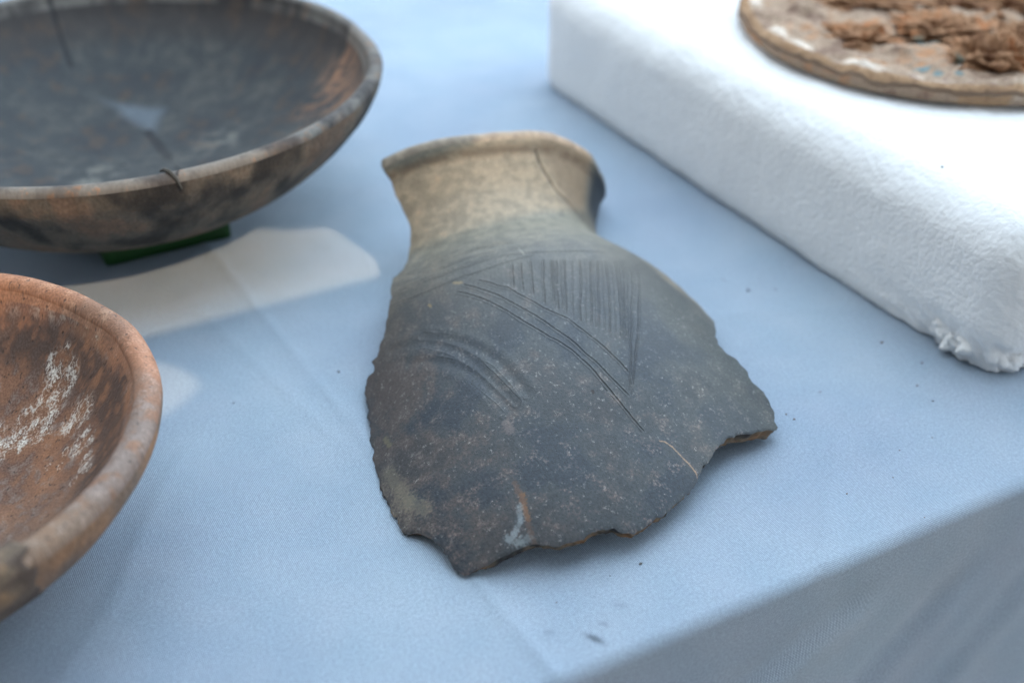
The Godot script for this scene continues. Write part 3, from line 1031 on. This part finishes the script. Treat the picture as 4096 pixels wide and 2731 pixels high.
	for k in 25:
		var f := float(k) / 24
		for i in nx:
			var c := centre.lerp(whole[i % nb], f)
			var phi := c.x / K
			var p := jar_point(c.y, phi, jar_r(c.y, phi) - THICK)
			if k == 24: p = ev[EN * nx + i]
			iv.append(p)
			iu.append(Vector2(c.x, c.y) * 8.0)
	part("inner_wall", sheet(nx, 25, iv, iu, true, true), plain(Color(0.42, 0.38, 0.34)), o)


func stamp(h: PackedFloat32Array, dark: PackedFloat32Array, w: int, hh: int, pts: Array, half: float, depth: float, stain: float, ridge: float) -> void:
	# press a groove along (s, phi) points; half, depth in metres
	var jit := noise(int(pts[0] * 1e5) % 977, 90.0, 2)
	for i in range(0, pts.size() - 2, 2):
		var s0: float = pts[i]
		var p0: float = pts[i + 1]
		var s1: float = pts[i + 2]
		var p1: float = pts[i + 3]
		var r := curve(JAR_S, JAR_R, (s0 + s1) / 2)
		var reach := half * 2.6
		var x0 := int(((minf(p0, p1) - reach / r + 0.95) / 2.6) * w)
		var x1 := int(((maxf(p0, p1) + reach / r + 0.95) / 2.6) * w) + 1
		var y0 := int(((minf(s0, s1) - reach + 0.01) / 0.2) * hh)
		var y1 := int(((maxf(s0, s1) + reach + 0.01) / 0.2) * hh) + 1
		var A := Vector2(p0 * r, s0)
		var B := Vector2(p1 * r, s1)
		var first := i == 0
		var last := i >= pts.size() - 4
		for y in range(maxi(y0, 0), mini(y1, hh)):
			for x in range(maxi(x0, 0), mini(x1, w)):
				var q := Vector2(((x + 0.5) / w * 2.6 - 0.95) * r, (y + 0.5) / hh * 0.2 - 0.01)
				var t := (q - A).dot(B - A) / (B - A).length_squared()
				if (t < 0.0 and not first and t < -0.1) or (t > 1.0 and not last and t > 1.1): continue
				var end := 1.0
				if first: end = smooth01(-0.05, 0.15, t)
				if last: end = minf(end, smooth01(1.05, 0.8, t))
				var wj := 1.0 + (0.35 * jit.get_noise_2dv(q * 3.0) if half < 0.001 else 0.0)
				var d := (A + (B - A) * clampf(t, 0, 1)).distance_to(q) / (half * wj)
				var k := y * w + x
				var g := exp(-d * d * 1.6) * end
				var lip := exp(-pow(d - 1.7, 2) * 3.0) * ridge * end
				var val := depth * (lip - g)
				if absf(val) > absf(h[k]): h[k] = val
				if stain * g > absf(dark[k]): dark[k] = stain * g
				elif ridge > 0.0 and lip * 0.3 > absf(dark[k]): dark[k] = -lip * 0.3  # paler lip: the ridge highlight is painted into the colour


func sherd_material() -> StandardMaterial3D:
	const W := 1792
	const H := 1344
	var rel := PackedFloat32Array()
	rel.resize(W * H)
	var dark := PackedFloat32Array()
	dark.resize(W * H)
	for t in TROUGHS:
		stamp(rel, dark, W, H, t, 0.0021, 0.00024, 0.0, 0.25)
	for k in RINGS:
		var fine: bool = k in ["a", "b", "c", "d", "e"]
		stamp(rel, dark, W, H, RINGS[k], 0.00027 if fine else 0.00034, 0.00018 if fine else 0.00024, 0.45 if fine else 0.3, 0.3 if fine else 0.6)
	for n in HATCHES.size():
		var t: Array = HATCHES[n]
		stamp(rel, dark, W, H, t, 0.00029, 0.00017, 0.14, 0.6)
		# shallower strokes in between
		if n < 10 and n > 0:
			var u: Array = HATCHES[n + 1] if n != 9 else HATCHES[10]
			var between := []
			for k in 6:
				between.append(lerpf(t[k], u[k], 0.5))
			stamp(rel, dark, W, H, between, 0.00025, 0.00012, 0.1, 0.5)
	for s0 in [0.0488, 0.0518, 0.0548, 0.0578, 0.0608]:
		# faint drag lines of the tool right round the shoulder
		var drag := []
		for k in 13:
			drag.append_array([s0 + 0.0009 * sin(k * 0.9 + s0 * 900.0), -0.74 + k * 0.1])
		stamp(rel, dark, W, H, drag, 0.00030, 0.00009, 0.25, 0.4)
	stamp(rel, dark, W, H, CRACK, 0.0005, 0.0005, 0.9, 0.0)
	var big := layer(131, 0.0045, 4, W, H)
	var mid := layer(132, 0.02, 4, W, H)
	var fin := layer(133, 0.11, 3, W, H)
	var grn := layer(134, 0.35, 2, W, H)
	var flk := layer(135, 0.06, 3, W, H)
	var smear := stretched(136, 0.03, 4, W, H, 3)
	var alb := PackedByteArray()
	var hgt := PackedByteArray()
	alb.resize(W * H * 3)
	hgt.resize(W * H)
	for j in H:
		var s := (j + 0.5) / H * 0.2 - 0.01
		var neck := smooth01(0.080, 0.034, s)
		var low := smooth01(0.11, 0.165, s)
		for i in W:
			var k := j * W + i
			var phi := (i + 0.5) / W * 2.6 - 0.95
			var b := (big[k] - 128) / 128.0
			var m := (mid[k] - 128) / 128.0
			var f := (fin[k] - 128) / 128.0
			var g := (grn[k] - 128) / 128.0
			# smoked grey body: cooler in places, purplish brown towards the lower left
			var c := Color(0.250, 0.272, 0.286)
			c = c.lerp(Color(0.180, 0.212, 0.245), smooth01(-0.1, 0.45, -b + m * 0.35))
			c = c.lerp(Color(0.310, 0.275, 0.262), smooth01(-0.1, 0.55, b * 0.5 + m * 0.4 + f * 0.2 + smooth01(-0.2, -0.75, phi) * 0.6 + (low - 0.6) * 0.2) * 0.8)
			c = c.lerp(Color(0.285, 0.295, 0.285), smooth01(0.1, 0.5, phi + b * 0.15) * 0.7)
			c = c.lerp(Color(0.44, 0.42, 0.37), smooth01(-0.55, -0.74, phi) * smooth01(0.125, 0.155, s) * smooth01(-0.4, 0.5, m + f * 0.5) * 0.9)
			c = c.lerp(Color(0.43, 0.335, 0.315), smooth01(0.25, 0.75, m * 0.6 + f * 0.7) * low * 0.5)
			c = c.lerp(Color(0.345, 0.335, 0.315), smooth01(0.105, 0.065, s + b * 0.012) * 0.55)
			c = c.lerp(Color(0.185, 0.205, 0.225), smooth01(0.10, 0.14, s) * smooth01(-0.15, 0.5, b * 0.7 - m * 0.4 + smooth01(0.2, -0.15, absf(phi + 0.15)) * 0.4) * 0.6)
			# neck: buff
			var e := (smear[k] - 128) / 128.0
			var n := clampf(neck + (b * 0.12 + e * 0.12 + f * 0.12) * neck * (1.0 - neck) * 4.0, 0, 1)
			var buff := Color(0.45, 0.44, 0.395)
			buff = buff.lerp(Color(0.515, 0.495, 0.44), smooth01(-0.2, 0.6, e + f * 0.25 + smooth01(-0.45, 0.1, phi) * 0.3))
			buff = buff.lerp(Color(0.40, 0.38, 0.345), 0.6 * smooth01(0.1, 0.9, -e - f * 0.3 + smooth01(-0.1, -0.6, phi) * 0.3) * 0.6)
			buff = buff.lerp(Color(0.58, 0.45, 0.35), smooth01(0.35, 0.8, f * 0.6 + m * 0.5 + e * 0.3) * smooth01(0.1, -0.4, phi) * 0.6)
			# a smoother darker repair right of the crack
			buff = buff.lerp(Color(0.40, 0.375, 0.33), smooth01(0.0, 0.12, phi - 0.37 - (s - 0.008) * 13.0) * smooth01(0.045, 0.03, s) * 0.75)
			buff = buff.lerp(Color(0.27, 0.235, 0.20), exp(-pow((s - 0.0086) / 0.0014, 2)) * 0.6 * smooth01(-0.9, 0.1, e + b * 0.3))  # dark line under the rim bead: its shadow painted in
			buff = buff.lerp(Color(0.20, 0.21, 0.22), smooth01(0.95, 1.1, phi) * smooth01(0.03, 0.015, s))  # far right end of the rim: shade painted into the colour
			if s < 0.0055:
				buff = buff.lerp(Color(0.55, 0.505, 0.44), 0.8).lerp(Color(0.42, 0.37, 0.33), smooth01(-0.1, 0.5, m + f * 0.4) * 0.6).lerp(Color(0.66, 0.60, 0.53), smooth01(0.25, 0.6, -m + f * 0.4) * 0.6)
			c = c.lerp(buff, n)
			# tan towards the right shoulder
			c = c.lerp(Color(0.54, 0.49, 0.42), smooth01(0.62, 0.84, phi + b * 0.12) * smooth01(0.11, 0.085, s) * 0.8 * (1.0 - n))
			# pale flecks, pinkish grains and pits
			var fl := smooth01(168.0, 205.0, flk[k]) * smooth01(0.0, 0.5, g + f * 0.5 + b * 0.3)
			c = c.lerp(Color(0.55, 0.54, 0.525), fl * 0.8 * smooth01(0.06, 0.08, s))
			var cluster := smooth01(0.2, 0.6, m + e * 0.2) * smooth01(0.0, 0.5, g + f * 0.6)
			c = c.lerp(Color(0.47, 0.47, 0.46), cluster * 0.45 * smooth01(0.06, 0.085, s))
			var sp := smooth01(0.55, 0.72, g)
			c = c.lerp(Color(0.46, 0.45, 0.43), sp * 0.2)
			var pit := smooth01(-0.50, -0.68, g + f * 0.25)
			c = c.lerp(Color(0.13, 0.125, 0.12), pit * 0.5)
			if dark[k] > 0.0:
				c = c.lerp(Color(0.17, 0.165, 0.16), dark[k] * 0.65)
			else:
				c = c.lerp(Color(0.52, 0.54, 0.55), -dark[k] * smooth01(-0.6, 0.3, f + m * 0.5))  # below zero: the painted highlight beside a groove
			var v := 1.0 + f * 0.15 + g * 0.11 + m * 0.06
			alb[k * 3] = int(clampf(c.r * v * 255, 0, 255))
			alb[k * 3 + 1] = int(clampf(c.g * v * 255, 0, 255))
			alb[k * 3 + 2] = int(clampf(c.b * v * 255, 0, 255))
			var hh := rel[k] + f * 0.000012 + g * 0.000010 - pit * 0.00007
			hgt[k] = int(clampf(150.0 + hh / 0.0012 * 255.0, 0, 255))
	# single marks: a rootlet scratch, a brown chip, a pale scuff
	mark(alb, W, H, ROOTLET, 0.00028, Color(0.62, 0.50, 0.40), 0.8)
	mark(alb, W, H, [0.1585, -0.328, 0.1625, -0.331, 0.1660, -0.330], 0.0009, Color(0.55, 0.38, 0.24), 0.75)
	mark(alb, W, H, [0.1540, -0.338, 0.1600, -0.330, 0.1740, -0.334], 0.0009, Color(0.36, 0.28, 0.24), 0.6)
	mark(alb, W, H, [0.1617, -0.342, 0.1657, -0.348, 0.1690, -0.371, 0.1704, -0.391], 0.0011, Color(0.52, 0.56, 0.58), 0.55)
	mark(alb, W, H, [0.1704, -0.391, 0.1722, -0.366, 0.1716, -0.345], 0.0016, Color(0.50, 0.54, 0.55), 0.45)
	mark(alb, W, H, [0.1345, -0.704, 0.1471, -0.640, 0.1523, -0.591], 0.0028, Color(0.47, 0.44, 0.38), 0.5)
	mark(alb, W, H, [0.1209, -0.722, 0.1244, -0.700], 0.0010, Color(0.46, 0.43, 0.33), 0.5)
	mark(alb, W, H, [0.1332, -0.315, 0.1364, -0.310], 0.0016, Color(0.47, 0.42, 0.41), 0.5)
	mark(alb, W, H, [0.0690, -0.375, 0.0700, -0.345], 0.0006, Color(0.58, 0.50, 0.36), 0.7)
	mark(alb, W, H, [0.0745, -0.505, 0.0752, -0.500], 0.0006, Color(0.62, 0.52, 0.36), 0.6)
	mark(alb, W, H, [0.1290, -0.030, 0.1294, -0.029], 0.0005, Color(0.12, 0.09, 0.08), 0.9)
	mark(alb, W, H, [0.0640, -0.020, 0.0600, -0.030], 0.0002, Color(0.70, 0.68, 0.62), 0.6)
	return pottery(picture(alb, W, H), picture(hgt, W, H, true), 0.15, 0.54, 0.42)


func mark(alb: PackedByteArray, w: int, hh: int, pts: Array, half: float, col: Color, much: float) -> void:
	var jit := noise(777, 900.0, 3)
	for i in range(0, pts.size() - 2, 2):
		var r := curve(JAR_S, JAR_R, pts[i])
		var A := Vector2(pts[i + 1] * r, pts[i])
		var B := Vector2(pts[i + 3] * r, pts[i + 2])
		var x0 := int(((minf(pts[i + 1], pts[i + 3]) - half * 2 / r + 0.95) / 2.6) * w)
		var x1 := int(((maxf(pts[i + 1], pts[i + 3]) + half * 2 / r + 0.95) / 2.6) * w) + 1
		var y0 := int(((minf(pts[i], pts[i + 2]) - half * 2 + 0.01) / 0.2) * hh)
		var y1 := int(((maxf(pts[i], pts[i + 2]) + half * 2 + 0.01) / 0.2) * hh) + 1
		for y in range(maxi(y0, 0), mini(y1, hh)):
			for x in range(maxi(x0, 0), mini(x1, w)):
				var q := Vector2(((x + 0.5) / w * 2.6 - 0.95) * r, (y + 0.5) / hh * 0.2 - 0.01)
				var d := Geometry2D.get_closest_point_to_segment(q, A, B).distance_to(q) / half + jit.get_noise_2dv(q) * 0.8
				var f := much * smooth01(1.3, 0.4, d)
				if f <= 0.0: continue
				var k := (y * w + x) * 3
				alb[k] = int(lerpf(alb[k], col.r * 255, f))
				alb[k + 1] = int(lerpf(alb[k + 1], col.g * 255, f))
				alb[k + 2] = int(lerpf(alb[k + 2], col.b * 255, f))


# ---------------------------------------------------------------- unseen panels and sheet added to shape the light

func added_sheet_material() -> StandardMaterial3D:
	var m := plain(Color(0.50, 0.48, 0.45), 1.0)
	return m


func added_light_panels() -> void:
	# unseen panels added left of the table and behind the camera to steer light
	var o := thing("added_panels", "unseen panels added at the left and near side of the table to shape the light", "added_panels", Vector3(0, -0.75, 0))
	for w in [["added_wall_panel", Vector3(-0.40, 1.15, -0.2), Vector3(0.004, 2.3, 2.1), Color(0.80, 0.80, 0.80)], ["added_wall_panel", Vector3(0.35, 1.03, 0.80), Vector3(1.5, 2.06, 0.004), Color(0.36, 0.31, 0.26)], ["added_roof_panel", Vector3(-0.05, 2.06, 0.5), Vector3(0.7, 0.004, 0.6), Color(0.34, 0.29, 0.25)]]:
		var b := BoxMesh.new()
		b.size = w[2]
		var p := part(w[0], b, plain(w[3], 1.0), o)
		p.position = w[1]


func added_shade_sheet() -> void:
	# unseen sheet added towards the sun, its openings cut to cast the sunlit patches
	var e1 := SUN.cross(Vector3.UP).normalized()
	var e2 := e1.cross(SUN).normalized()
	var far := 0.72
	var at := func(p: float, q: float) -> Vector2:
		var w := P(p, q) - P(0.05, 0.203)
		return Vector2(w.dot(e1), w.dot(e2))
	var board := PackedVector2Array([at.call(-0.36, 0.62), at.call(0.66, 0.62), at.call(0.66, -0.16), at.call(-0.36, -0.16)])
	var window := PackedVector2Array()
	for c in [[-0.30, 0.2045], [-0.05, 0.204], [0.114, 0.2030], [0.122, 0.236], [0.104, 0.268], [0.078, 0.272], [0.064, 0.248], [0.044, 0.246], [0.02, 0.254], [-0.003, 0.270], [-0.03, 0.31], [-0.30, 0.31]]:
		window.append(at.call(c[0], c[1]))
	var hole := PackedVector2Array()
	for c in [[-0.075, 0.1895], [-0.0535, 0.1885], [-0.0490, 0.1840], [-0.0450, 0.1775], [-0.0428, 0.1705], [-0.0430, 0.1655], [-0.0465, 0.1625], [-0.0500, 0.1600], [-0.0560, 0.1560], [-0.066, 0.1535], [-0.078, 0.154], [-0.085, 0.17]]:
		hole.append(at.call(c[0], c[1]))
	var cut: float = at.call(-0.06, 0.17).x
	var cut2: float = at.call(0.02, 0.25).x
	var st := SurfaceTool.new()
	st.begin(Mesh.PRIMITIVE_TRIANGLES)
	var cuts := [-2.0, minf(cut, cut2), maxf(cut, cut2), 2.0]
	for side in 3:
		var lo: float = cuts[side]
		var hi: float = cuts[side + 1]
		var half := PackedVector2Array([Vector2(lo, -2), Vector2(hi, -2), Vector2(hi, 2), Vector2(lo, 2)])
		for piece in Geometry2D.intersect_polygons(board, half):
			var polys: Array = []
			for first in Geometry2D.clip_polygons(piece, hole):
				polys.append_array(Geometry2D.clip_polygons(first, window))
			for poly in polys:
				var tri := Geometry2D.triangulate_polygon(poly)
				for layer_at in [0.0, 0.003]:
					for i in range(0, tri.size(), 3):
						var order := [tri[i], tri[i + 1], tri[i + 2]]
						for k in order:
							var w: Vector2 = poly[k]
							st.add_vertex(e1 * w.x + e2 * w.y + SUN * layer_at)
	st.generate_normals()
	var o := part("added_shade_sheet", st.commit(), added_sheet_material(), self)
	o.position = P(0.05, 0.203) + SUN.normalized() * far
	tag(o, "unseen grey sheet added to block the sun, with two openings for the sunlit patches", "shade cloth")


func soil_crumbs() -> void:
	var spots := [[-0.0581, -0.3434, 1.0], [-0.0899, -0.3254, 0.6], [0.0793, -0.404, 0.7], [0.0876, -0.3964, 1.3], [0.0978, -0.3977, 0.6], [0.1336, -0.3353, 0.7], [0.1363, -0.3265, 0.7], [0.1308, -0.3077, 0.5], [0.119, -0.3013, 0.5], [0.0895, -0.3167, 0.7], [0.0875, -0.3196, 0.7], [0.101, -0.3321, 0.6], [0.0985, -0.2815, 0.6], [0.1139, -0.2888, 0.4], [0.0353, -0.2519, 0.9], [0.0266, -0.2474, 0.4], [0.1184, -0.271, 0.5], [0.0118, -0.2375, 0.5], [0.1285, -0.3615, 1.0], [0.1390, -0.349, 0.8]]
	var wave := noise(11, 9.0, 2)
	var fine := noise(12, 55.0, 2)
	var rng := RandomNumberGenerator.new()
	rng.seed = 9
	var shape := SphereMesh.new()
	shape.radius = 0.5
	shape.height = 1.0
	shape.radial_segments = 9
	shape.rings = 5
	var mats := [plain(Color(0.33, 0.33, 0.33), 1.0), plain(Color(0.40, 0.33, 0.29), 1.0)]
	var speck := part("soil_crumb", shape, mats[0], self)
	speck.position = Vector3(0.1464, 0.0550, -0.387)
	speck.scale = Vector3(0.0010, 0.0008, 0.0009)
	tag(speck, "single dark speck of soil on the white foam in front of the disc", "soil crumb")
	for s in spots:
		var o := part("soil_crumb", shape, mats[rng.randi() % 2], self)
		var w: Vector3 = Vector3(s[0], 0, s[1]) - EDGE
		var d: float = 0.0009 * s[2]
		o.position = Vector3(s[0], cloth_height(w.dot(ALONG), w.dot(AWAY), wave, fine) + d * 0.2, s[1])
		o.basis = Basis.from_euler(Vector3(0, rng.randf() * 6, 0)).scaled_local(Vector3(d * rng.randf_range(0.9, 1.6), d * 0.55, d * rng.randf_range(0.8, 1.1)))
		tag(o, "tiny dark crumb of soil lying on the blue cloth", "soil crumb", "soil crumbs scattered on the cloth")
